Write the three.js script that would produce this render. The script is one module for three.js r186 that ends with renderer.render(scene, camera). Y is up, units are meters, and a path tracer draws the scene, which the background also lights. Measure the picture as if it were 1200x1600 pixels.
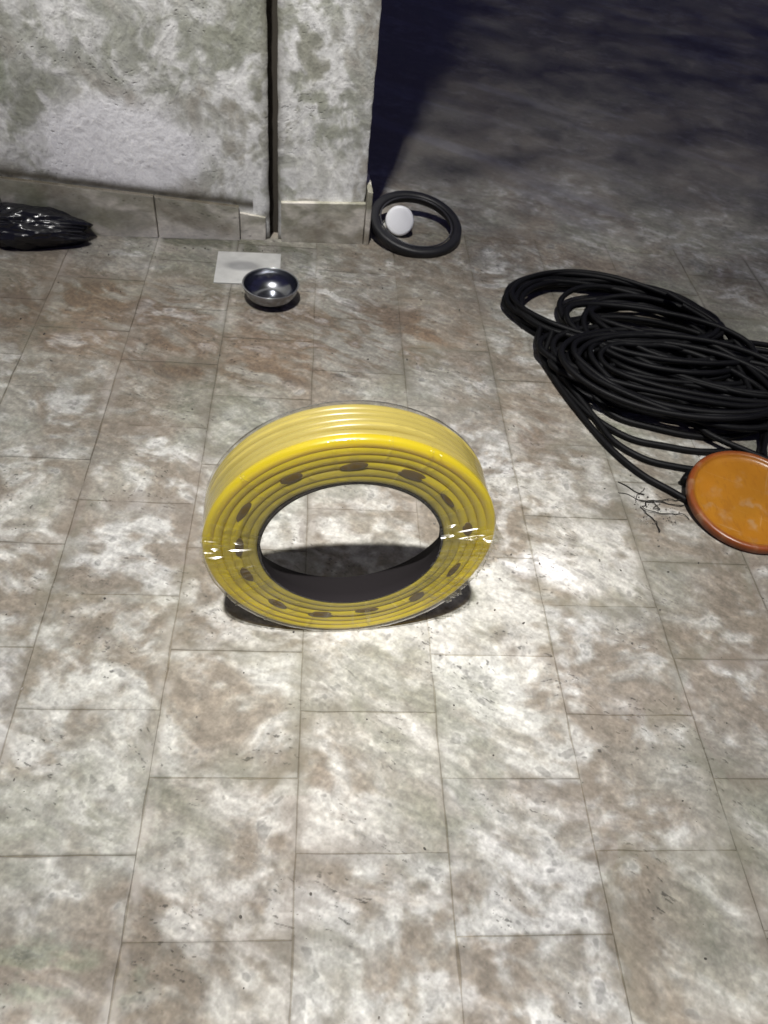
import * as THREE from 'three';
import { mergeGeometries, mergeVertices } from 'three/addons/utils/BufferGeometryUtils.js';

// ---------------------------------------------------------------- camera, sky, sun, exposure
const scene = new THREE.Scene();
const camera = new THREE.PerspectiveCamera(67.05, 0.75, 0.05, 600);
{
  const right = new THREE.Vector3(0.9944, 0.0984, 0.0396);
  const up = new THREE.Vector3(-0.0361, 0.6651, -0.7459);
  const back = new THREE.Vector3().crossVectors(right, up).normalize();
  up.crossVectors(back, right).normalize(); right.normalize();
  camera.quaternion.setFromRotationMatrix(new THREE.Matrix4().makeBasis(right, up, back));
  camera.position.set(0, 1.407, 0);
  camera.focus = 1.55; camera.userData.fStop = 5.6;
}
const SKY_W = 64, SKY_H = 32;
{
  const d = new Float32Array(SKY_W * SKY_H * 4);
  for (let j = 0; j < SKY_H; j++) for (let i = 0; i < SKY_W; i++) {
    const el = ((j + 0.5) / SKY_H - 0.5) * Math.PI, k = Math.pow(1 - Math.max(0, Math.sin(el)), 2), o = (j * SKY_W + i) * 4;
    d[o] = 0.018 + 0.007 * k; d[o + 1] = 0.018 + 0.006 * k; d[o + 2] = 0.046 + 0.012 * k; d[o + 3] = 1;
  }
  const t = new THREE.DataTexture(d, SKY_W, SKY_H, THREE.RGBAFormat, THREE.FloatType);
  t.mapping = THREE.EquirectangularReflectionMapping; t.magFilter = THREE.LinearFilter; t.needsUpdate = true;
  scene.background = t; scene.environment = t;
}
const EL = 75 * Math.PI / 180, AZ = 15 * Math.PI / 180;
const SUN = new THREE.Vector3(-Math.sin(AZ) * Math.cos(EL), Math.sin(EL), Math.cos(AZ) * Math.cos(EL));   // towards the light
const sun = new THREE.DirectionalLight(new THREE.Color(1.0, 0.978, 0.945), 4.2);
sun.position.copy(SUN).multiplyScalar(20); sun.target.position.set(0, 0, -2);
sun.position.add(sun.target.position);
sun.castShadow = true; sun.shadow.radius = 2.8; sun.shadow.mapSize.set(4096, 4096);
Object.assign(sun.shadow.camera, { left: -8, right: 8, top: 8, bottom: -8, near: 1, far: 60 });
scene.add(sun, sun.target);
const renderer = new THREE.WebGLRenderer({ antialias: true });
renderer.toneMapping = THREE.LinearToneMapping;
renderer.toneMappingExposure = 1.88;
renderer.shadowMap.enabled = true;

// ---------------------------------------------------------------- helpers
function rng(seed) { let s = seed >>> 0; return () => { s = (s + 0x6D2B79F5) >>> 0; let t = s; t = Math.imul(t ^ (t >>> 15), t | 1); t ^= t + Math.imul(t ^ (t >>> 7), t | 61); return ((t ^ (t >>> 14)) >>> 0) / 4294967296; }; }
const LAT = new Float32Array(65536); { const r = rng(11); for (let i = 0; i < 65536; i++) LAT[i] = r(); }
function vn(x, y) {                                       // value noise 0..1
  const xi = Math.floor(x), yi = Math.floor(y); let fx = x - xi, fy = y - yi;
  fx = fx * fx * (3 - 2 * fx); fy = fy * fy * (3 - 2 * fy);
  const a = xi & 255, b = (xi + 1) & 255, c = (yi & 255) << 8, d = ((yi + 1) & 255) << 8;
  const p = LAT[a + c], q = LAT[b + c], r = LAT[a + d], s = LAT[b + d];
  return p + (q - p) * fx + (r - p + (p - q - r + s) * fx) * fy;
}
function fbm(x, y, n = 4) { let a = 0, w = 0.5, t = 0; for (let i = 0; i < n; i++) { a += w * vn(x, y); t += w; w *= 0.5; const nx = x * 1.64 - y * 1.16 + 17.3; y = x * 1.16 + y * 1.64 + 9.1; x = nx; } return a / t; }
const ss = (a, b, x) => { const t = Math.min(1, Math.max(0, (x - a) / (b - a))); return t * t * (3 - 2 * t); };
const mixc = (c, d, t) => { c[0] += (d[0] - c[0]) * t; c[1] += (d[1] - c[1]) * t; c[2] += (d[2] - c[2]) * t; };
const enc = v => { v = Math.min(1, Math.max(0, v)); return Math.round(255 * (v <= 0.0031308 ? v * 12.92 : 1.055 * Math.pow(v, 1 / 2.4) - 0.055)); };
function paint(nx, ny, x0, y0, w, h, fn) {                // fn(x, y, out[r,g,b,height])
  const c = new Uint8Array(nx * ny * 4), b = new Uint8Array(nx * ny * 4), o = [0, 0, 0, 0];
  for (let j = 0; j < ny; j++) for (let i = 0; i < nx; i++) {
    fn(x0 + (i + 0.5) / nx * w, y0 + (j + 0.5) / ny * h, o);
    const k = (j * nx + i) * 4;
    c[k] = enc(o[0]); c[k + 1] = enc(o[1]); c[k + 2] = enc(o[2]); c[k + 3] = 255;
    b[k] = b[k + 1] = b[k + 2] = Math.min(255, Math.max(0, o[3] * 255)); b[k + 3] = 255;
  }
  const mk = (d, srgb) => { const t = new THREE.DataTexture(d, nx, ny); t.magFilter = THREE.LinearFilter; t.minFilter = THREE.LinearMipmapLinearFilter; t.generateMipmaps = true; t.wrapS = t.wrapT = THREE.MirroredRepeatWrapping; if (srgb) t.colorSpace = THREE.SRGBColorSpace; t.needsUpdate = true; return t; };
  return { map: mk(c, true), bump: mk(b, false) };
}
const used = {}, used_tile = { n: 0 };
function numbered(n) { used[n] = (used[n] ?? -1) + 1; return used[n] ? `${n}_${String(used[n]).padStart(3, '0')}` : n; }
function mesh(name, geo, mat, parent) {
  const m = new THREE.Mesh(geo, mat); m.name = parent && parent !== scene ? name : numbered(name);
  m.castShadow = m.receiveShadow = true; (parent || scene).add(m); return m;
}
function thing(name, label, category, pos = [0, 0, 0], turn = 0) {
  const g = new THREE.Group(); g.name = numbered(name); g.position.set(...pos); g.rotation.y = turn;
  g.userData = { label, category }; scene.add(g); return g;
}
const std = (r, g, b, rough, o = {}) => new THREE.MeshPhysicalMaterial({ color: new THREE.Color().setRGB(r, g, b), roughness: rough, ...o });
// in the building code below "f" is metres forward of the camera's foot: z = -f
const V = (x, y, f) => new THREE.Vector3(x, y, -f);

// ---------------------------------------------------------------- floor colours (albedo in patio metres)
const TS = 0.27, OX = -0.9906 * TS, OF = 1.1924 * TS;       // tile size, first joint to the side, first joint forward
const spot = (x, f, cx, cf, rx, rf) => { const a = (x - cx) / rx, b = (f - cf) / rf; return Math.exp(-(a * a + b * b)); };
function patio(x, f, o) {
  const wx = fbm(x * 5 + 3, f * 5 + 8, 3) - 0.5, wf = fbm(x * 5 + 31, f * 5 - 4, 3) - 0.5;
  const X = x + 0.09 * wx, F = f + 0.09 * wf;
  const u = 0.90 * X - 0.44 * F, v = 0.44 * X + 0.90 * F;   // wear runs across the patio
  const big = fbm(X * 2.6 + 5, F * 2.9 + 1, 4), mid = fbm(u * 7 + 2, v * 15 + 7, 5), mid2 = fbm(u * 9 + 40, v * 21 + 3, 4);
  const fine = fbm(u * 42, v * 95, 4), grain = fbm(x * 260, f * 260, 2), hue = fbm(X * 3.7 + 70, F * 3.7 + 20, 4);
  const rough3 = fbm(X * 26 + 11, F * 30 + 5, 4), cloud = mid * 0.34 + big * 0.24 + rough3 * 0.42;
  const str = fbm(u * 16 + 3, v * 60 + 9, 4);                 // fine drag streaks
  const c = [0.240, 0.229, 0.198], back = ss(1.15, 2.0, f + 0.3 * (big - 0.5));
  mixc(c, [0.41, 0.405, 0.380], ss(0.41, 0.63, cloud + 0.16 * (str - 0.5) + 0.05 * spot(x, f, 0.1, 0.80, 0.65, 0.5) - 0.10 * back));
  mixc(c, [0.178, 0.148, 0.115], 0.80 * ss(0.42, 0.64, 1 - hue + 0.16 * (mid2 - 0.5) + 0.06 * back) * ss(0.38, 0.60, 1 - cloud + 0.2 * (str - 0.5)));  // brown dirt
  mixc(c, [0.165, 0.167, 0.128], 0.78 * ss(0.45, 0.66, hue + 0.14 * (mid2 - 0.5)) * ss(0.38, 0.60, mid2 * 0.5 + 0.3 * rough3 + 0.2 * str));          // green-grey
  mixc(c, [0.135, 0.096, 0.064], 0.94 * ss(0.30, 0.9, spot(x, f, -0.60, 2.05, 0.60, 0.28) + spot(x, f, -0.1, 1.85, 0.45, 0.14) + spot(x, f, 0.28, 2.05, 0.28, 0.14) + 0.8 * spot(x, f, 0.60, 1.62, 0.16, 0.25)) * ss(0.38, 0.58, mid2 * 0.5 + 0.3 * rough3 + 0.2 * str));
  mixc(c, [0.50, 0.492, 0.472], 0.62 * ss(0.46, 0.68, mid2 * 0.4 + 0.25 * str + 0.35 * rough3 - 0.05 * back) * ss(0.38, 0.60, big));    // pale cement bloom
  mixc(c, [0.68, 0.68, 0.69], 0.85 * 0.8 * ss(0.25, 0.60, spot(x, f, 0.545, 1.10, 0.12, 0.045) * (0.1 + 1.3 * str) * (0.3 + 1.3 * mid2)));
  mixc(c, [0.14, 0.118, 0.092], 0.60 * ss(0.25, 0.75, (spot(x, f, 0.475, 0.66, 0.045, 0.045) + spot(x, f, 0.462, 0.575, 0.05, 0.04)) * (2.2 * mid2 - 0.3)));
  mixc(c, [0.15, 0.165, 0.11], 0.60 * ss(0.35, 0.9, spot(x, f, -0.40, 0.28, 0.22, 0.07) * (2.6 * rough3 - 0.6)));
  mixc(c, [0.10, 0.10, 0.070], 0.75 * ss(0.35, 0.8, spot(x, f, -0.30, 2.475, 0.55, 0.05) * (2.4 * mid2 - 0.4)));   // moss at the wall foot
  const k = 0.62 + 0.76 * fine * (0.55 + 0.9 * vn(x * 120 + 7, f * 120)), chipn = fbm(u * 80 + 9, v * 230 + 3, 3);
  const chip = ss(0.735, 0.80, chipn) * ss(0.58, 0.74, vn(x * 11 + 5, f * 11));
  const pit = ss(0.74, 0.80, rough3) * 0.35;
  const g2 = 0.78 + 0.44 * grain;
  for (let i = 0; i < 3; i++) c[i] = Math.max(0.02, c[i] * k * g2 * (1 - 0.62 * chip) * (1 - pit));
  o[0] = c[0]; o[1] = c[1]; o[2] = c[2];
  o[3] = 0.50 + 0.40 * (fine - 0.5) + 0.40 * (mid - 0.5) + 0.14 * (grain - 0.5) - 0.35 * chip - 0.3 * pit;
}
function jointDist(x, f) {                                   // signed help for the grime that gathers along joints
  const col = Math.floor((x - OX) / TS), a = (x - OX) - col * TS, off = (col & 1) ? 0.5 : 0;
  let b = (f - OF) / TS - off; b = (b - Math.floor(b)) * TS;
  return [Math.min(a, TS - a), Math.min(b, TS - b)];
}
const NX0 = -1.25, NF0 = 0, NSPAN = 3.2;
const near = paint(2048, 2048, NX0, NF0, NSPAN, NSPAN, (x, f, o) => {
  patio(x, f, o);
  const [a, b] = jointDist(x, f), w = fbm(x * 30, f * 30, 3);
  const rA = vn(x * 3.1 + 9, f * 3.1 + 4), rB = vn(x * 4.3 + 70, f * 4.3 + 31), da = (1 - ss(0.0, 0.003 + 0.020 * w, a)) * (0.04 + 0.42 * ss(0.35, 0.8, rA)), db = (1 - ss(0.0, 0.002 + 0.010 * w, b)) * (0.03 + 0.50 * ss(0.40, 0.8, rB));
  const t = Math.max(da, db), pale = (1 - ss(0.004, 0.03, a)) * ss(0.50, 0.80, vn(x * 3 + 50, f * 3)) * ss(0.35, 0.65, fbm(x * 28 + 2, f * 22, 4)) * 0.45;
  const c = [o[0], o[1], o[2]]; mixc(c, [0.50, 0.48, 0.45], pale * (1 - t));
  const m1 = fbm(x * 17 + 4, f * 17 + 8, 4), marg = (1 - ss(0.0, 0.055, Math.min(a, b) + 0.05 * (m1 - 0.35))) * ss(0.25, 0.7, vn(x * 2.7 + 20, f * 2.7 + 6));
  mixc(c, vn(x * 4 + 3, f * 4) > 0.5 ? [0.155, 0.145, 0.108] : [0.165, 0.135, 0.108], 0.55 * marg); mixc(c, [0.12, 0.108, 0.085], t * 0.8);
  o[0] = c[0]; o[1] = c[1]; o[2] = c[2];
});
const far = paint(1024, 1024, -2.5, 2.6, 7.0, 7.0, (x, f, o) => {
  patio(x, f, o);
  const u = 0.86 * x - 0.5 * f, v = 0.5 * x + 0.86 * f;
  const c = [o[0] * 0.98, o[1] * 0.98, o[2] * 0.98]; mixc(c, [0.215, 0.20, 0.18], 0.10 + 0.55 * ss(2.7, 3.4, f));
  mixc(c, [0.33, 0.33, 0.36], 0.40 * ss(0.52, 0.80, fbm(u * 1.6 + 4, v * 9, 5)) * ss(0.4, 0.6, fbm(u * 0.8, v * 1.2 + 7, 3)));       // pale drag marks in the cement skin
  o[0] = c[0]; o[1] = c[1]; o[2] = c[2];
});
const uvNear = (x, f) => [(x - NX0) / NSPAN, (f - NF0) / NSPAN];
const uvFar = (x, f) => [(x + 2.5) / 7, (f - 2.6) / 7];
function sheet(x0, x1, f0, f1, y, uv, step = 1e9) {
  const nx = Math.max(1, Math.ceil((x1 - x0) / step)), nf = Math.max(1, Math.ceil((f1 - f0) / step)), P = [], U = [], I = [];
  for (let j = 0; j <= nf; j++) for (let i = 0; i <= nx; i++) { const x = x0 + (x1 - x0) * i / nx, f = f0 + (f1 - f0) * j / nf; P.push(x, y, -f); U.push(...uv(x, f)); }
  for (let j = 0; j < nf; j++) for (let i = 0; i < nx; i++) { const a = j * (nx + 1) + i, b = a + 1, c = a + nx + 1, d = c + 1; I.push(a, b, d, a, d, c); }
  const g = new THREE.BufferGeometry(); g.setAttribute('position', new THREE.Float32BufferAttribute(P, 3)); g.setAttribute('uv', new THREE.Float32BufferAttribute(U, 2)); g.setIndex(I); g.computeVertexNormals(); return g;
}

// ---------------------------------------------------------------- ground, slab, patio
const COLS = [-6, 9], FEND = 2.66;
{
  const soil = std(0.10, 0.09, 0.07, 0.95, {});
  const g = mesh('ground', sheet(-250, 250, -250, 250, -0.06, (x, f) => [x, f]), soil);
  g.userData = { kind: 'structure', label: 'bare dark earth around the paved yard' };
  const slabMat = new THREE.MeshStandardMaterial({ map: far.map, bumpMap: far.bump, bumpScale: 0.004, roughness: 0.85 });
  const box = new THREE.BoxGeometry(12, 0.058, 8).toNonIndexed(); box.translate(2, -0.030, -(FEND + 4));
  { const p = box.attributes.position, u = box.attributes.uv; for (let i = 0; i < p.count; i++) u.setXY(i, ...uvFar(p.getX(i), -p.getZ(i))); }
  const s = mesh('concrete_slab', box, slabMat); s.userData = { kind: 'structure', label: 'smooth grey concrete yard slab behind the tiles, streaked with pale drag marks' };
}
const patioGroup = new THREE.Group(); patioGroup.name = 'patio_floor'; patioGroup.userData = { kind: 'structure', label: 'patio of square stone tiles laid in staggered columns, stained and dusty' }; scene.add(patioGroup);
{
  const bedMat = new THREE.MeshStandardMaterial({ map: near.map, bumpMap: near.bump, bumpScale: 0.003, roughness: 0.95, color: new THREE.Color().setRGB(0.72, 0.69, 0.63) });
  const bed = sheet(OX + COLS[0] * TS - 0.2, OX + COLS[1] * TS + 0.2, -0.4, FEND, -0.0008, uvNear);
  mesh('mortar_bed', bed, bedMat, patioGroup);
  const mats = [[1, 1, 1], [0.96, 0.96, 0.97], [1.02, 1.0, 0.98], [0.98, 0.98, 0.96], [1.03, 1.03, 1.02], [0.90, 0.885, 0.86]].map(c => new THREE.MeshStandardMaterial({ map: near.map, bumpMap: near.bump, bumpScale: 0.0032, roughness: 0.78, color: new THREE.Color().setRGB(...c) }));
  const r = rng(5);
  for (let col = COLS[0]; col < COLS[1]; col++) {
    const off = (col & 1) ? 0.5 : 0;
    for (let row = -3; row < 11; row++) {
      const x0 = OX + col * TS, f0 = OF + (row + off) * TS, x1 = x0 + TS, f1 = Math.min(f0 + TS, FEND + 0.002);
      if (f0 > FEND - 0.02) continue;
      const ga = 0.0003 + 0.0007 * r(), gb = 0.0003 + 0.0014 * r() * r(), ch = 0.0007, top = r() * 0.0010 + 0.0003, tx = (r() - 0.5) * 0.003, tf = (r() - 0.5) * 0.003;
      const ring = [], N = 6, xa = x0 + ga, xb = x1 - ga, fa = f0 + gb, fb = f1 - gb;
      for (let s = 0; s < 4; s++) for (let i = 0; i < N; i++) {
        const t = i / N, j = i ? (r() - 0.5) * 0.0020 - 0.0006 * (r() < 0.15 ? 3 : 0) : -0.0008;
        ring.push(s === 0 ? [xa + (xb - xa) * t, fa - j, 0, 1] : s === 1 ? [xb + j, fa + (fb - fa) * t, -1, 0] : s === 2 ? [xb - (xb - xa) * t, fb + j, 0, -1] : [xa - j, fb - (fb - fa) * t, 1, 0]);
      }
      const cx = (x0 + x1) / 2, cf = (f0 + f1) / 2, P = [], U = [], I = [], put = (x, y, f) => { P.push(x, y, -f); U.push(...uvNear(x, f)); };
      const h = (x, f) => top + tx * (x - cx) + tf * (f - cf), M = ring.length;
      for (const [x, f, nx, nf] of ring) put(x + nx * ch * 1.4, h(x, f), f + nf * ch * 1.4);
      for (const [x, f] of ring) put(x, h(x, f) - ch, f);
      for (const [x, f] of ring) put(x, -0.02, f);
      put(cx, top, cf);
      for (let i = 0; i < M; i++) { const k = (i + 1) % M; I.push(3 * M, i, k, i, M + i, M + k, i, M + k, k, M + i, 2 * M + i, 2 * M + k, M + i, 2 * M + k, M + k); }
      let g = new THREE.BufferGeometry(); g.setAttribute('position', new THREE.Float32BufferAttribute(P, 3)); g.setAttribute('uv', new THREE.Float32BufferAttribute(U, 2)); g.setIndex(I);
      g = g.toNonIndexed(); g.computeVertexNormals();
      mesh(`tile_${String(++used_tile.n).padStart(3, '0')}`, g, mats[Math.floor(r() * mats.length)], patioGroup);
    }
  }
}

// ---------------------------------------------------------------- house wall with its end pier
const WALLPOS = [0.183, 0, -2.535], WALLTURN = 4.0 * Math.PI / 180;
const WX0 = -1.55, WW = 1.7;
const wallTex = paint(1024, 1024, WX0, 0, WW, WW, (x, y, o) => {
  const wx = fbm(x * 9 + 3, y * 9, 3) - 0.5, X = x + 0.05 * wx, Y = y + 0.05 * (fbm(x * 9 + 60, y * 9, 3) - 0.5);
  const big = fbm(X * 4 + 1, Y * 3.2 + 6, 4), mid = fbm(X * 13 + 4, Y * 10 + 2, 5), fine = fbm(X * 60, Y * 50, 3), grain = fbm(x * 240, y * 240, 2), hue = fbm(X * 6 + 30, Y * 5 + 3, 4);
  const c = [0.51, 0.52, 0.48];
  const lump = fbm(X * 34 + 5, Y * 30 + 2, 4);
  mixc(c, [0.76, 0.765, 0.745], ss(0.43, 0.60, mid * 0.4 + big * 0.25 + lump * 0.35));
  mixc(c, [0.29, 0.30, 0.235], 0.80 * ss(0.40, 0.70, hue) * ss(0.40, 0.64, 1 - mid * 0.5 - lump * 0.5 + 0.2 * (fine - 0.5)));        // mildew
  mixc(c, [0.33, 0.285, 0.23], 0.65 * ss(0.42, 0.68, 1 - hue) * ss(0.42, 0.66, 1 - mid * 0.5 - lump * 0.5));                          // rubbed brown
  mixc(c, [0.30, 0.31, 0.25], 0.75 * ss(0.48, 0.78, fbm(X * 3 + 80, Y * 3 + 8, 4) * (0.62 + 0.85 * y)) * ss(0.40, 0.64, 1 - mid * 0.5 - lump * 0.5));  // green-grey growing with height: light falloff up the wall, painted in
  mixc(c, [0.20, 0.23, 0.15], 0.7 * ss(0.3, 0.9, spot(x, y, -1.12, 0.50, 0.05, 0.12) * (0.5 + mid)));
  mixc(c, [0.95, 0.955, 0.98], 0.97 * ss(0.06, 0.45, spot(x, y, -0.80, 0.285, 0.21, 0.125) * (0.5 + 1.0 * mid)));   // soft bright glare on the wall, painted into its colour
  mixc(c, [0.80, 0.80, 0.76], 0.6 * ss(0.3, 0.85, spot(x, y, -0.18, 0.25, 0.12, 0.10)));
  const ledge = 0.119 + (-0.443 - x) * 0.09 + 0.010 * (fbm(x * 20, 3, 3) - 0.5);
  if (x < -0.40) { mixc(c, [0.10, 0.09, 0.065], 0.95 * Math.exp(-Math.pow((y - ledge - 0.010) / (0.012 + 0.016 * fbm(x * 14, 7, 3)), 2))); }
  else if (x > -0.31) mixc(c, [0.25, 0.22, 0.16], 0.6 * Math.exp(-Math.pow((y - 0.149) / 0.004, 2)) * ss(0.3, 0.6, vn(x * 30, 1)));
  mixc(c, [0.07, 0.06, 0.042], 0.9 * Math.exp(-Math.pow((x + 0.331) / (0.019 + 0.014 * fbm(y * 30, x * 30, 3)), 2)));
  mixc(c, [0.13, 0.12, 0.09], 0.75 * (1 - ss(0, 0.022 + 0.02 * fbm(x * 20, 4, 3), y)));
  const chip = ss(0.74, 0.82, fbm(X * 90 + 9, Y * 190 + 3, 3)) * 0.7 * ss(0.50, 0.80, vn(x * 9 + 5, y * 9));
  const k = 0.72 + 0.56 * fine, g2 = 0.86 + 0.28 * grain;
  const drip = ss(0.55, 0.75, fbm(x * 22 + 6, y * 2.5 + 3, 3)) * ss(0.25, 0.8, y); mixc(c, [0.22, 0.22, 0.16], 0.4 * drip);
  const pw = ss(0.06, 0.5, spot(x, y, -0.80, 0.285, 0.21, 0.125)), kk = k + (0.98 - k) * 0.75 * pw;
  for (let i = 0; i < 3; i++) o[i] = c[i] * kk * g2 * (1 - 0.6 * chip);
  o[3] = 0.5 + 0.5 * (fine - 0.5) + 0.5 * (mid - 0.5) + 0.1 * (grain - 0.5) - 0.4 * chip;
});
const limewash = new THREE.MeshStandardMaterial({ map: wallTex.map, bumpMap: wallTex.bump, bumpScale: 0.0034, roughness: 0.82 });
const skirtMat = new THREE.MeshStandardMaterial({ map: wallTex.map, bumpMap: wallTex.bump, bumpScale: 0.002, roughness: 0.6, color: new THREE.Color().setRGB(0.84, 0.79, 0.71) });
const mouldMat = new THREE.MeshStandardMaterial({ color: new THREE.Color().setRGB(0.045, 0.038, 0.028), roughness: 0.95 });
function plasterSlab(x0, x1, y0, y1, zf, zb, step, seed) {
  const r = rng(seed), xs = [], ys = [], e = 0.005, put = (a, l, h) => { a.push(l, l + e); const n = Math.max(1, Math.round((h - l - 2 * e) / step)); for (let i = 1; i < n; i++) a.push(l + e + (h - l - 2 * e) * i / n); a.push(h - e, h); };
  put(xs, x0, x1); put(ys, y0, y1);
  const nx = xs.length, ny = ys.length, P = [], U = [], I = [], add = (x, y, z, u, v) => { P.push(x, y, z); U.push((u - WX0) / WW, v / WW); return P.length / 3 - 1; };
  const edgeL = ys.map(() => (r() - 0.5) * 0.003), edgeR = ys.map(() => (r() - 0.5) * 0.004);
  for (let j = 0; j < ny; j++) for (let i = 0; i < nx; i++) {
    const ex = i === 0 || i === nx - 1, ey = j === 0 || j === ny - 1;
    const dx = i < 2 ? edgeL[j] : i > nx - 3 ? edgeR[j] : 0;
    add(xs[i] + dx, ys[j], zf + 0.003 * (fbm(xs[i] * 18 + seed, ys[j] * 18, 3) - 0.5) - (ex || ey ? 0.004 : 0), xs[i], ys[j]);
  }
  for (let j = 0; j < ny - 1; j++) for (let i = 0; i < nx - 1; i++) { const a = j * nx + i; I.push(a, a + 1, a + nx + 1, a, a + nx + 1, a + nx); }
  const rim = []; for (let i = 0; i < nx; i++) rim.push([i, 0]); for (let j = 1; j < ny; j++) rim.push([nx - 1, j]); for (let i = nx - 2; i >= 0; i--) rim.push([i, ny - 1]); for (let j = ny - 2; j > 0; j--) rim.push([0, j]);
  const D = zf - zb, fr = [], bk = [];
  for (const [i, j] of rim) { const k = (j * nx + i) * 3; fr.push(add(P[k], P[k + 1], P[k + 2], xs[i], ys[j])); bk.push(add(P[k], P[k + 1], zb, xs[i] + (i ? D : -D), ys[j])); }
  for (let k = 0; k < rim.length; k++) { const m = (k + 1) % rim.length; I.push(fr[k], bk[k], bk[m], fr[k], bk[m], fr[m]); }
  const g = new THREE.BufferGeometry(); g.setAttribute('position', new THREE.Float32BufferAttribute(P, 3)); g.setAttribute('uv', new THREE.Float32BufferAttribute(U, 2)); g.setIndex(I); g.computeVertexNormals(); return g;
}
function trapezoid(x0, x1, h0, h1, z0, z1, y0 = 0) {         // skirting tile with softened edges
  const s = new THREE.Shape([[x0, y0], [x1, y0], [x1, h1], [x0, h0]].map(p => new THREE.Vector2(...p)));
  const g = new THREE.ExtrudeGeometry(s, { depth: z1 - z0 - 0.004, bevelEnabled: true, bevelThickness: 0.002, bevelSize: 0.002, bevelOffset: -0.002, bevelSegments: 1 });
  g.translate(0, 0, z0 + 0.002);
  const p = g.attributes.position, u = g.attributes.uv; for (let i = 0; i < p.count; i++) u.setXY(i, (p.getX(i) * 0.6 - 0.46 - WX0) / WW, (p.getY(i) + 0.40 + p.getZ(i)) / WW);
  if (h1 !== h0 && x1 < -0.4) { const n = g.attributes.normal; for (let i = 0; i < p.count; i++) if (n.getY(i) > 0.6) { const x = Math.min(-0.46, p.getX(i)); u.setXY(i, (x - WX0) / WW, (0.119 + (-0.443 - x) * 0.09 + 0.012) / WW); } }   // dirt lies on the ledge
  return g;
}
{
  const w = thing('house_wall', 'mottled limewashed wall at the upper left with a painted-in bright glare patch and a stepped skirting', 'wall', WALLPOS, WALLTURN);
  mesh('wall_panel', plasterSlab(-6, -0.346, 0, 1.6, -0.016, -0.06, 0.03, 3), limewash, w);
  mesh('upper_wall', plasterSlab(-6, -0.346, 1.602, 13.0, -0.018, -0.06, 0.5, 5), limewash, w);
  const core = new THREE.BoxGeometry(5.96, 13.0, 0.24); core.translate(-3.02, 6.5, -0.182); mesh('wall_core', core, mouldMat, w);
  for (const [a, b, h0, h1] of [[-1.70, -1.204, 0.232, 0.188], [-1.2, -0.722, 0.186, 0.146], [-0.718, -0.447, 0.145, 0.121]]) mesh('skirting_tile', trapezoid(a, b, h0, h1, -0.0155, 0.002), skirtMat, w);
  mesh('skirting_tile', trapezoid(-0.444, -0.358, 0.098, 0.084, -0.0155, -0.006), skirtMat, w);
  const p = thing('wall_pier', 'narrow pale pier ending the wall, right of the dark vertical gap', 'pier', WALLPOS, WALLTURN);
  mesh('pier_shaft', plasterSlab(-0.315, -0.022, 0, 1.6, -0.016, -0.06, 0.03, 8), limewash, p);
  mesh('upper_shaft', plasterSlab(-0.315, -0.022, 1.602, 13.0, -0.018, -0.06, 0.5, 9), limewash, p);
  const c = new THREE.BoxGeometry(0.016, 13.0, 0.24); c.translate(-0.030, 6.5, -0.182); mesh('pier_return', c, limewash, p);
  mesh('skirting_tile', trapezoid(-0.306, -0.020, 0.143, 0.151, -0.0155, 0.0), skirtMat, p);
  mesh('skirting_tile', trapezoid(-0.017, 0.001, 0.196, 0.192, -0.24, 0.004), skirtMat, p);
}

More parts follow.
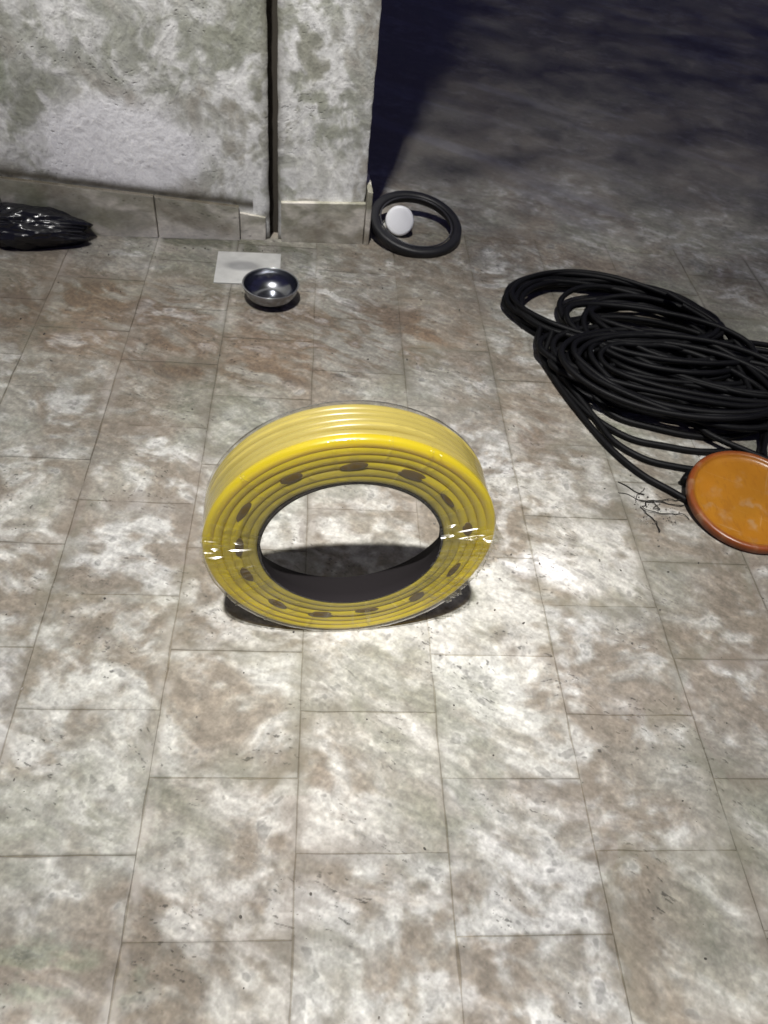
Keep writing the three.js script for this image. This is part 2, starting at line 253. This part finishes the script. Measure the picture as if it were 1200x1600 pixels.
// ---------------------------------------------------------------- yellow hose coil in clear film
{
  const R = 0.274, RI = 0.1735, T = 0.0997, D = T / 6, N = 6, layer = (R - RI) / N;
  const coil = thing('yellow_hose_coil', 'coil of translucent yellow hose wrapped in clear film, standing on its rim', 'hose coil', [0.0873, 0.0016, -0.914], 0);
  coil.rotation.order = 'YXZ'; coil.rotation.y = 0.0697; coil.rotation.x = -0.0158;
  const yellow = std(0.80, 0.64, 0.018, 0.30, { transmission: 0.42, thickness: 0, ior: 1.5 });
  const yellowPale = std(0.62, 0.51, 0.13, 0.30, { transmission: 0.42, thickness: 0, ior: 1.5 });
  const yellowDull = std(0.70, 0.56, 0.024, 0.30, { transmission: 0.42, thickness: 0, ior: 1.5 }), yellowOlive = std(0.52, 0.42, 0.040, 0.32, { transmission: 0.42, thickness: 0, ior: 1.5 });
  const r = rng(21);
  const turn = (rad, z, k) => {
    const pts = [], M = 96, a = r() * 6.28, b = r() * 6.28;
    for (let i = 0; i < M; i++) { const t = i / M * Math.PI * 2, q = rad + 0.0011 * Math.sin(2 * t + a) + 0.0007 * Math.sin(5 * t + b); pts.push(new THREE.Vector3(Math.cos(t) * q, R + Math.sin(t) * q, z + 0.0008 * Math.sin(3 * t + b))); }
    const c = new THREE.CatmullRomCurve3(pts, true); return new THREE.TubeGeometry(c, 220, D / 2 * (k ? 1.12 : 1.36), 16, true);
  };
  for (let i = 0; i < N; i++) for (let j = 0; j < N; j++) {
    if (i > 0 && i < N - 1 && j > 0 && j < N - 1) continue;
    if (i < Math.ceil(j * 0.55)) continue;                     // the hole widens towards the back
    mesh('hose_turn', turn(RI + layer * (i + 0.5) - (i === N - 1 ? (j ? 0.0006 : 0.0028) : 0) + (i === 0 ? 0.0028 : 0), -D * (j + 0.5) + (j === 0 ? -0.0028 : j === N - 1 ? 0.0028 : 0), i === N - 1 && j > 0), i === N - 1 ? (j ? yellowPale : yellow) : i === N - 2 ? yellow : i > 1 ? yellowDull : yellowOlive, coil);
  }
  const ink = std(0.085, 0.052, 0.008, 0.5);
  for (let k = 0; k < 13; k++) {                          // soft dark oval marks round the middle of the face
    const a = (k * 27.7 + 10 + 9 * (r() - 0.5)) * Math.PI / 180, rad = RI + layer * (2.5 + 0.9 * (r() - 0.5)), g = new THREE.SphereGeometry(1, 20, 12), p = g.attributes.position;
    for (let i = 0; i < p.count; i++) { const n = 1 + 0.20 * (fbm(p.getX(i) * 2 + k * 5, p.getY(i) * 2 + 3, 2) - 0.5); p.setXYZ(i, p.getX(i) * (0.019 + 0.010 * Math.abs(Math.sin(k * 2.3))) * n, p.getY(i) * (0.0072 + 0.0035 * Math.abs(Math.cos(k * 1.7))) * n, p.getZ(i) * 0.0020); }
    g.rotateZ(a + Math.PI / 2 + 0.3 * (r() - 0.5)); g.translate(Math.cos(a) * rad, R + Math.sin(a) * rad, -0.0008); g.computeVertexNormals();
    mesh('dark_mark', g, ink, coil);
  }
  const sleeve = new THREE.LatheGeometry([[RI + 0.0005, -0.001], [RI - 0.0030, -0.001], [RI - 0.0028, -0.0235], [RI + 0.042, -T], [RI + 0.046, -T], [RI + 0.0005, -0.001]].map(q => new THREE.Vector2(...q)), 120);
  sleeve.rotateX(Math.PI / 2); sleeve.translate(0, R, 0);  // dark lining put where the hole is only in shade
  mesh('shade_sleeve', sleeve, std(0.014, 0.012, 0.013, 0.9, { specularIntensity: 0.15 }), coil).userData.label = 'added dark sleeve standing in for the shade in the hole of the coil';
  // film: a closed sleeve round the winding, creased across the face on both flanks
  const prof = [], o = 0.0007, steps = (p, q, n) => { for (let i = 0; i < n; i++) prof.push([p[0] + (q[0] - p[0]) * i / n, p[1] + (q[1] - p[1]) * i / n]); };
  steps([RI - 0.0042, o], [R + o, o], 14); steps([R + o, o], [R + o, -T - o], 12); steps([R + o, -T - o], [RI + 0.040, -T - o], 8); prof.push([RI + 0.040, -T - o]);
  const creases = []; for (let k = 0; k < 170; k++) { const flank = r() < 0.70; creases.push([flank ? (r() < 0.78 ? -0.25 + 0.95 * (r() - 0.5) : Math.PI + 0.2 + 0.9 * (r() - 0.5)) : r() * 6.28, 0.0055 + 0.006 * r(), 0.0024 + 0.0050 * r(), r() * 14, 1.2 + 3.2 * r(), (r() - 0.5) * 0.16]); }
  const A = 2200, L = prof.length, P = [], I = [];
  for (let i = 0; i < A; i++) for (let j = 0; j < L; j++) {
    const [pr, pz] = prof[j], t = i / A * Math.PI * 2; let d = 0.0022 * (fbm(Math.cos(t) * 11 + j * 0.22, Math.sin(t) * 11 + j * 0.17 + 40, 3) - 0.4);
    for (const [ca, w, h, cj, wj, sl] of creases) { let da = t - ca - sl * (j - cj) / L; da -= Math.round(da / (Math.PI * 2)) * Math.PI * 2; if (Math.abs(da) < 3 * w) d += h * Math.exp(-da * da / (w * w)) * Math.exp(-Math.pow((j - cj) / wj, 2)); }
    let nr = 0, nz = 0; if (j <= 14) nz = 1; if (j >= 14 && j <= 26) nr = 1; if (j >= 26 && j <= 34) nz = -1; 
    if (nz < 0 || nr < 0) d *= 0.3;
    P.push(Math.cos(t) * (pr + nr * d), R + Math.sin(t) * (pr + nr * d), pz + nz * d);
  }
  for (let i = 0; i < A; i++) for (let j = 0; j < L - 1; j++) { const a = i * L + j, b = ((i + 1) % A) * L + j, c = a + 1, d = b + 1; I.push(a, b, d, a, d, c); }
  const g = new THREE.BufferGeometry(); g.setAttribute('position', new THREE.Float32BufferAttribute(P, 3)); g.setIndex(I); g.computeVertexNormals();
  // lift the sleeve so that it just touches the paving
  mesh('film_wrap', g, std(0.95, 0.95, 0.93, 0.20, { transmission: 1, thickness: 0, ior: 1.5 }), coil);
  coil.position.y += 0.003;

}

// ---------------------------------------------------------------- steel bowl and the white sheet under it
{
  const card = thing('white_card', 'square white card with a grey smudge, flat on the floor below the wall', 'card', [-0.222, 0.0022, -2.325], 0.03);
  const t = paint(128, 128, 0, 0, 1, 1, (x, y, o) => { const n = fbm(x * 8, y * 8, 4), s = ss(0.25, 0.8, spot(x, y, 0.42, 0.55, 0.30, 0.17) * (0.6 + 0.9 * n)); const c = [0.52, 0.52, 0.50]; mixc(c, [0.25, 0.25, 0.25], s * 0.85); const k = 0.85 + 0.3 * n; o[0] = c[0] * k; o[1] = c[1] * k; o[2] = c[2] * k; o[3] = n; });
  const s = new THREE.Shape([[-0.105, -0.098], [0.104, -0.095], [0.107, 0.097], [-0.103, 0.093]].map(p => new THREE.Vector2(...p)));
  const g = new THREE.ExtrudeGeometry(s, { depth: 0.003, bevelEnabled: true, bevelThickness: 0.0008, bevelSize: 0.001, bevelOffset: -0.001, bevelSegments: 2 }); g.rotateX(-Math.PI / 2);
  const p = g.attributes.position, u = g.attributes.uv; for (let i = 0; i < p.count; i++) u.setXY(i, p.getX(i) / 0.22 + 0.5, 0.5 - p.getZ(i) / 0.2);
  mesh('sheet', g, new THREE.MeshStandardMaterial({ map: t.map, roughness: 0.7 }), card);

  const bowl = thing('steel_bowl', 'small shiny steel bowl on the floor beside the white card', 'bowl', [-0.137, 0.0012, -2.155]);
  const prof = [[0.0005, 0.004], [0.040, 0.004], [0.058, 0.010], [0.074, 0.024], [0.082, 0.042], [0.0835, 0.056], [0.0835, 0.058], [0.0865, 0.0585], [0.088, 0.057], [0.087, 0.055], [0.0852, 0.054], [0.0838, 0.042], [0.076, 0.022], [0.060, 0.008], [0.042, 0.0005], [0.0005, 0.0005]].reverse();
  const curve = new THREE.SplineCurve(prof.map(q => new THREE.Vector2(...q)));
  const steel = std(0.30, 0.31, 0.33, 0.22, { metalness: 1 });
  const bg = new THREE.LatheGeometry(curve.getPoints(90).map(q => new THREE.Vector2(Math.max(0.0004, q.x), Math.max(0.0003, q.y))), 72);
  mesh('body', bg, steel, bowl);
  const rim = new THREE.TorusGeometry(0.0872, 0.0016, 8, 96); rim.rotateX(Math.PI / 2); rim.translate(0, 0.0578, 0); mesh('rim', rim, std(0.62, 0.63, 0.65, 0.16, { metalness: 1 }), bowl);
}

// ---------------------------------------------------------------- black ring with the white-lidded jar in it
{
  const rub = std(0.012, 0.012, 0.013, 0.5);
  const ring = thing('black_rubber_ring', 'thick black rubber ring tilted up at its back by the end of the wall', 'rubber ring', [0.355, 0.040, -2.632]);
  const s = []; for (let i = 0; i < 28; i++) { const a = i / 28 * Math.PI * 2, q = 0.153 + 0.0180 * Math.sign(Math.cos(a)) * Math.pow(Math.abs(Math.cos(a)), 0.7); s.push(new THREE.Vector2(q, 0.019 * Math.sign(Math.sin(a)) * Math.pow(Math.abs(Math.sin(a)), 0.7))); } s.push(s[0].clone());
  const g = new THREE.LatheGeometry(s, 96);
  mesh('tyre', g, rub, ring);
  const bead = new THREE.TorusGeometry(0.1315, 0.003, 8, 96); bead.rotateX(Math.PI / 2); bead.translate(0, 0.012, 0); mesh('bead', bead, std(0.05, 0.05, 0.055, 0.3), ring);
  ring.quaternion.setFromUnitVectors(new THREE.Vector3(0, 1, 0), new THREE.Vector3(0.085, 1, 0.187).normalize());

  const jar = thing('white_lidded_jar', 'small grey jar with a round white lid tilted up inside the black ring', 'jar', [0.294, 0.056, -2.618]);
  const lidP = [[0.0004, 0.0052], [0.022, 0.0050], [0.034, 0.0044], [0.0385, 0.0020], [0.040, -0.003], [0.040, -0.012], [0.0385, -0.0125], [0.0384, -0.006], [0.0004, -0.006]].map(q => new THREE.Vector2(...q)).reverse();
  mesh('lid', new THREE.LatheGeometry(lidP, 56), std(0.92, 0.93, 0.95, 0.35), jar);
  const bodyP = [[0.0004, -0.052], [0.030, -0.052], [0.036, -0.048], [0.037, -0.044], [0.037, -0.018], [0.0345, -0.0128], [0.0345, -0.0075], [0.0004, -0.0075]].map(q => new THREE.Vector2(...q));
  mesh('body', new THREE.LatheGeometry(bodyP, 48), std(0.16, 0.19, 0.24, 0.2), jar);
  jar.scale.setScalar(1.28); jar.quaternion.setFromUnitVectors(new THREE.Vector3(0, 1, 0), new THREE.Vector3(-0.10, 0.42, 0.90).normalize());
}

// ---------------------------------------------------------------- black hose heap
const hoseMat = std(0.0035, 0.0035, 0.004, 0.55, { specularIntensity: 0.38 });
{
  const heap = thing('black_hose_coil', 'large loose heap of black hose loops on the right of the floor', 'hose heap', [1.0, 0, -1.95]);
  const r = rng(77), O = [1.0, 0, -1.95];
  const tube = (pts, rad, closed, seg = 130) => { const g = new THREE.TubeGeometry(new THREE.CatmullRomCurve3(pts.map(([x, y, f]) => new THREE.Vector3(x - O[0], y, -f - O[2])), closed), seg, rad, 8, closed); return g; };
  const loop = (cx, cf, rx, rf, y, tilt, rad = 0.0105) => {
    const pts = [], a = r() * 6.28, b = r() * 6.28;
    for (let i = 0; i < 16; i++) { const t = i / 16 * Math.PI * 2, k = 1 + 0.05 * Math.sin(2 * t + a) + 0.03 * Math.sin(3 * t + b); const px = rx * k * Math.cos(t), pf = rf * k * Math.sin(t), c = Math.cos(tilt), s = Math.sin(tilt); pts.push([cx + px * c - pf * s, Math.max(rad + 0.0005, y + (0.008 * Math.sin(t + b) + 0.006 * Math.sin(3 * t + a)) * Math.min(1, rf * 6)), cf + px * s + pf * c]); }
    mesh('hose_loop', tube(pts, rad, true), hoseMat, heap);
  };
  const R3 = (a, b) => a + (b - a) * r();
  for (let i = 0; i < 9; i++) loop(R3(0.955, 0.985), R3(2.125, 2.165), R3(0.315, 0.350), R3(0.175, 0.205), 0.012 + 0.0055 * i, R3(-0.20, -0.06), 0.0095);            // open loop that reaches far left
  for (let i = 0; i < 11; i++) loop(R3(1.04, 1.12), R3(2.00, 2.13), R3(0.20, 0.32), R3(0.10, 0.20), 0.014 + 0.005 * i, R3(-0.45, 0.0), 0.0095);
  for (let i = 0; i < 13; i++) loop(R3(1.04, 1.12), R3(1.78, 1.88), R3(0.30, 0.37), R3(0.13, 0.205), 0.012 + 0.005 * i, R3(-0.34, -0.06), 0.0095);
  for (let i = 0; i < 8; i++) loop(R3(1.08, 1.20), R3(1.80, 1.93), R3(0.20, 0.34), R3(0.06, 0.15), 0.014 + 0.006 * i, R3(-0.55, 0.15), 0.0095);
  for (let i = 0; i < 5; i++) loop(R3(1.25, 1.40), R3(1.75, 1.88), R3(0.20, 0.30), R3(0.12, 0.20), 0.014 + 0.008 * i, R3(-0.5, 0.3), 0.0095);
  const strands = [
    [[0.72, 0.05, 2.06], [0.694, 0.03, 1.961], [0.725, 0.012, 1.806], [0.768, 0.01, 1.665], [0.831, 0.01, 1.51], [0.892, 0.01, 1.42], [0.956, 0.01, 1.364], [1.004, 0.0095, 1.321], [1.03, 0.0095, 1.30]],
    [[0.74, 0.05, 2.0], [0.707, 0.02, 1.897], [0.75, 0.01, 1.763], [0.803, 0.01, 1.653], [0.895, 0.01, 1.565], [0.99, 0.01, 1.54], [1.079, 0.01, 1.525], [1.20, 0.012, 1.53]],
    [[0.74, 0.03, 1.80], [0.81, 0.012, 1.64], [0.844, 0.01, 1.549], [0.918, 0.01, 1.482], [1.002, 0.01, 1.458], [1.063, 0.01, 1.449], [1.16, 0.01, 1.44]],
    [[0.80, 0.03, 1.76], [0.871, 0.012, 1.658], [0.974, 0.01, 1.616], [1.099, 0.01, 1.587], [1.217, 0.012, 1.595], [1.409, 0.02, 1.683]],
    [[0.96, 0.03, 1.70], [1.059, 0.03, 1.644], [1.131, 0.03, 1.568], [1.207, 0.03, 1.515], [1.319, 0.02, 1.464], [1.45, 0.01, 1.43]],
    [[1.16, 0.09, 2.20], [1.294, 0.07, 2.077], [1.349, 0.05, 1.986], [1.408, 0.03, 1.886], [1.453, 0.02, 1.766], [1.50, 0.01, 1.60]],
    [[1.20, 0.08, 2.15], [1.31, 0.06, 2.06], [1.37, 0.04, 1.99], [1.44, 0.02, 1.90], [1.52, 0.012, 1.80], [1.66, 0.01, 1.72]],
    [[1.38, 0.06, 1.95], [1.403, 0.04, 1.847], [1.345, 0.03, 1.692], [1.292, 0.03, 1.579], [1.248, 0.03, 1.497]],
    [[1.27, 0.07, 1.95], [1.305, 0.05, 1.839], [1.305, 0.03, 1.661], [1.278, 0.02, 1.551], [1.25, 0.02, 1.47]],
  ];
  for (const s of strands) mesh('hose_strand', tube(s, 0.009, false, 90), hoseMat, heap);
  const end = [[0.0004, 0], [0.012, 0], [0.0135, 0.002], [0.0135, 0.018], [0.011, 0.020], [0.011, 0.034], [0.0135, 0.036], [0.0135, 0.046], [0.0004, 0.047]].map(q => new THREE.Vector2(...q));
  const c = mesh('hose_end', new THREE.LatheGeometry(end, 20), hoseMat, heap); c.rotation.set(0, 0.9, Math.PI / 2 - 0.1); c.position.set(0.996 - O[0] + 0.03, 0.0145, -1.43 - O[2]);
  // small black thread tangle in front of the heap
  const thread = thing('black_thread', 'small tangle of thin black thread on the floor in front of the orange lid', 'thread', [0.895, 0, -1.325]);
  const tm = std(0.02, 0.018, 0.014, 0.9), r2 = rng(9), geos = [];
  const tt = (pts, rad) => geos.push(new THREE.TubeGeometry(new THREE.CatmullRomCurve3(pts.map(([x, y, z]) => new THREE.Vector3(x, y, z))), 60, rad, 5, false));
  for (let k = 0; k < 6; k++) { const pts = []; let x = -0.04 + 0.02 * r2(), z = -0.012 + 0.03 * r2(), a = r2() * 6.28; for (let i = 0; i < 11; i++) { pts.push([x, 0.002 + 0.006 * r2(), z]); a += (r2() - 0.5) * 2.2; x += 0.010 * Math.cos(a) + 0.0045; z += 0.008 * Math.sin(a) + 0.0012; } tt(pts, 0.0009 + 0.0008 * r2()); }
  tt([[-0.075, 0.002, -0.075], [-0.055, 0.003, -0.060], [-0.035, 0.002, -0.040], [-0.015, 0.004, -0.030]], 0.0018);
  tt([[-0.085, 0.002, -0.035], [-0.06, 0.003, -0.030], [-0.04, 0.002, -0.015], [-0.02, 0.004, -0.008]], 0.0009);
  mesh('strands', mergeGeometries(geos), tm, thread);
}

// ---------------------------------------------------------------- orange lid
{
  const lid = thing('orange_lid', 'round orange plastic lid with a raised rim, propped on the black hose', 'lid', [1.140, 0.0345, -1.320]);
  const q = [[0.0004, 0.002], [0.06, 0.0016], [0.12, 0.0015], [0.1375, 0.0025], [0.1425, 0.0085], [0.1455, 0.0115], [0.151, 0.0125], [0.1565, 0.0115], [0.160, 0.0075], [0.1605, -0.004], [0.158, -0.0115], [0.1555, -0.0115], [0.1545, -0.002], [0.150, 0.004], [0.144, -0.001], [0.12, -0.001], [0.0004, -0.001]].map(v => new THREE.Vector2(...v)).reverse();
  const t = paint(256, 256, 0, 0, 1, 1, (x, y, o) => { const n = fbm(x * 6, y * 6, 4), m = fbm(x * 40, y * 14, 3), d = Math.hypot(x - 0.5, y - 0.5); const c = [0.325, 0.128, 0.007]; mixc(c, [0.345, 0.145, 0.010], ss(0.3, 0.8, n)); mixc(c, [0.20, 0.048, 0.010], ss(0.40, 0.455, d)); mixc(c, [0.20, 0.07, 0.01], 0.25 * ss(0.6, 0.75, m)); mixc(c, [0.34, 0.24, 0.14], 0.45 * ss(0.50, 0.72, fbm(x * 11 + 4, y * 11, 5)) * ss(0.35, 0.65, n)); const sc = Math.max(ss(0.965, 1, 1 - Math.abs(2 * vn(x * 5 + y * 2.2, 3) - 1)), ss(0.97, 1, 1 - Math.abs(2 * vn(x * 3 - y * 6 + 8, 9) - 1))) * ss(0.5, 0.7, vn(x * 7, y * 7 + 2)); mixc(c, [0.42, 0.28, 0.14], 0.4 * sc); o[0] = c[0]; o[1] = c[1]; o[2] = c[2]; o[3] = 0.5 + 0.5 * (m - 0.5); });
  const g = new THREE.LatheGeometry(q, 128), p = g.attributes.position, u = g.attributes.uv; for (let i = 0; i < p.count; i++) u.setXY(i, 0.5 + p.getX(i) / 0.34, 0.5 + p.getZ(i) / 0.34);
  mesh('disc', g, new THREE.MeshPhysicalMaterial({ map: t.map, bumpMap: t.bump, bumpScale: 0.0006, roughness: 0.34 }), lid);
  lid.quaternion.setFromUnitVectors(new THREE.Vector3(0, 1, 0), new THREE.Vector3(-0.045, 1, 0.1185).normalize());
}

// ---------------------------------------------------------------- crumpled black bag
{
  const bag = thing('black_plastic_bag', 'crumpled glossy black plastic bag against the skirting at the left edge', 'bag', [-0.935, 0, -2.415], 0.05);
  const g = mergeVertices(new THREE.IcosahedronGeometry(1, 40).deleteAttribute('uv').deleteAttribute('normal'), 1e-4), p = g.attributes.position;
  const rg = (a, b) => 1 - Math.abs(2 * fbm(a, b, 2) - 1);
  for (let i = 0; i < p.count; i++) {
    let x = p.getX(i), y = p.getY(i), z = p.getZ(i);
    const k = 1 + 0.34 * (rg(x * 1.6 + y * 1.1 + 9, z * 1.6 - y * 1.3 + 4) - 0.6) + 0.15 * (rg(x * 3 + z * 2 + 30, y * 3 - z * 2) - 0.6) + 0.035 * (rg(x * 10 + y * 4, z * 10 + y * 5 + 3) - 0.6);
    x *= k; z *= k; y *= k; const taper = 1 - 0.25 * Math.max(0, x);
    p.setXYZ(i, x * 0.185, Math.max(0.0015, (y * 0.064 * taper + 0.042)), z * 0.075 * taper);
  }
  g.computeVertexNormals();
  mesh('film', g, std(0.012, 0.012, 0.016, 0.22), bag);
}

// ---------------------------------------------------------------- grit and crumbs of mortar scattered on the patio
{
  const r = rng(61), g = new THREE.DodecahedronGeometry(1, 0), n = 900, im = new THREE.InstancedMesh(g, std(1, 1, 1, 0.9), n); im.name = 'floor_grit'; im.userData = { kind: 'stuff', label: 'grit and mortar crumbs scattered over the tiles' };
  const q = new THREE.Quaternion(), e = new THREE.Euler(), m = new THREE.Matrix4(), col = new THREE.Color();
  for (let i = 0; i < n; i++) {
    let x = -1.0 + 2.4 * r(), f = 0.15 + 2.25 * Math.pow(r(), 0.8);
    if (i % 5 === 0) { x = -0.9 + 1.1 * r(); f = 2.44 + 0.08 * (x + 0.3) - 0.08 * r() * r(); }
    if (i % 7 === 1) { x = 0.9 + 0.12 * (r() - 0.5); f = 1.3 + 0.1 * (r() - 0.5); }
    const s = 0.0007 + 0.0021 * Math.pow(r(), 4); e.set(r() * 6, r() * 6, r() * 6); q.setFromEuler(e);
    m.compose(new THREE.Vector3(x, s * 0.5 + 0.0006, -f), q, new THREE.Vector3(s * (1 + r()), s * (0.7 + 0.4 * r()), s)); im.setMatrixAt(i, m);
    const v = 0.05 + 0.30 * r() * r(); im.setColorAt(i, col.setRGB(v, v * 0.92, v * 0.80));
  }
  im.castShadow = im.receiveShadow = true; scene.add(im);
}

// ---------------------------------------------------------------- added unseen tree, its crown shaped to dim the yard outwards
{
  const tree = thing('added_shade_tree', 'added unseen leafy tree beyond the right edge, its leaf density shaped to fade the light over the yard', 'tree', [4.6, -0.06, -3.4]);
  const bark = std(0.10, 0.075, 0.055, 0.9), r = rng(404), O = new THREE.Vector3(4.6, -0.06, -3.4);
  const limb = (pts, r0, r1) => { const c = new THREE.CatmullRomCurve3(pts.map(q => new THREE.Vector3(...q).sub(O))), g = new THREE.TubeGeometry(c, 24, 1, 9, false), p = g.attributes.position, v = new THREE.Vector3(), m = new THREE.Vector3(); for (let i = 0; i < p.count; i++) { const t = Math.floor(i / 10) / 24; v.fromBufferAttribute(p, i); c.getPointAt(t, m); v.sub(m).multiplyScalar(r0 + (r1 - r0) * t).add(m); p.setXYZ(i, v.x, v.y, v.z); } g.computeVertexNormals(); return g; };
  mesh('trunk', mergeGeometries([limb([[4.6, -0.1, -3.4], [4.55, 3, -3.3], [4.1, 6.2, -3.1], [3.0, 9.2, -2.6]], 0.27, 0.13)]), bark, tree);
  const limbs = []; for (let k = 0; k < 9; k++) { const a = 2.2 + k * 0.52; limbs.push(limb([[3.75, 7.0 + 0.15 * k, -2.92], [2.9 + Math.cos(a), 9.0, -2.4 - Math.sin(a)], [1.6 + 2.8 * Math.cos(a), 10.6, -1.7 - 2.6 * Math.sin(a)]], 0.075, 0.02)); }
  mesh('limb', mergeGeometries(limbs), bark, tree);
  const LW = 0.036, LL = 0.068, leaf = new THREE.BufferGeometry();
  leaf.setAttribute('position', new THREE.Float32BufferAttribute([0, 0, -LL / 2, LW / 2, 0.003, -LL * 0.08, 0, -0.002, LL / 2, -LW / 2, 0.003, -LL * 0.08], 3)); leaf.setIndex([0, 1, 2, 0, 2, 3]); leaf.computeVertexNormals();
  const area = LL * LW / 2, spots = [], S = SUN;
  const q = new THREE.Quaternion(), e = new THREE.Euler(), n = new THREE.Vector3(), m4 = new THREE.Matrix4(), one = new THREE.Vector3(1, 1, 1);
  const cell = 0.10;
  for (let f = 0.2; f < 9.0; f += cell) for (let x = -2.2; x < 5.6; x += cell) {
    if (x < 0.20 && f > 2.52) continue;
    const d2 = (x - 0.15) ** 2 + (f - 0.92) ** 2, tau = 0.88 * Math.max(0, Math.sqrt(d2) - 0.18) - 0.10 * Math.max(0, Math.sqrt(d2) - 2.6);  // leaf density imitates the falloff of a near lamp
    let want = Math.min(tau, 3.7) * cell * cell * S.y + (r() - 0.5) * area * 0.6;
    while (want > 0) {
      e.set((r() - 0.5) * 1.1, r() * 6.28, (r() - 0.5) * 1.1); q.setFromEuler(e); n.set(0, 1, 0).applyQuaternion(q);
      const got = area * Math.abs(n.dot(S)); if (want < got * 0.5 && r() > want / got) break; want -= got;
      const h = 8.6 + 3.2 * r(), t = h / S.y;
      m4.compose(new THREE.Vector3(x + cell * r(), 0, -(f + cell * r())).addScaledVector(S, t).sub(O), q, one); spots.push(m4.clone());
    }
  }
  const crown = new THREE.InstancedMesh(leaf, std(0.045, 0.085, 0.025, 0.6), spots.length); crown.name = 'crown'; spots.forEach((m, i) => crown.setMatrixAt(i, m)); crown.castShadow = crown.receiveShadow = true; crown.userData = { kind: 'stuff' };
  tree.add(crown); console.log('leaves', spots.length);
}
renderer.render(scene, camera);
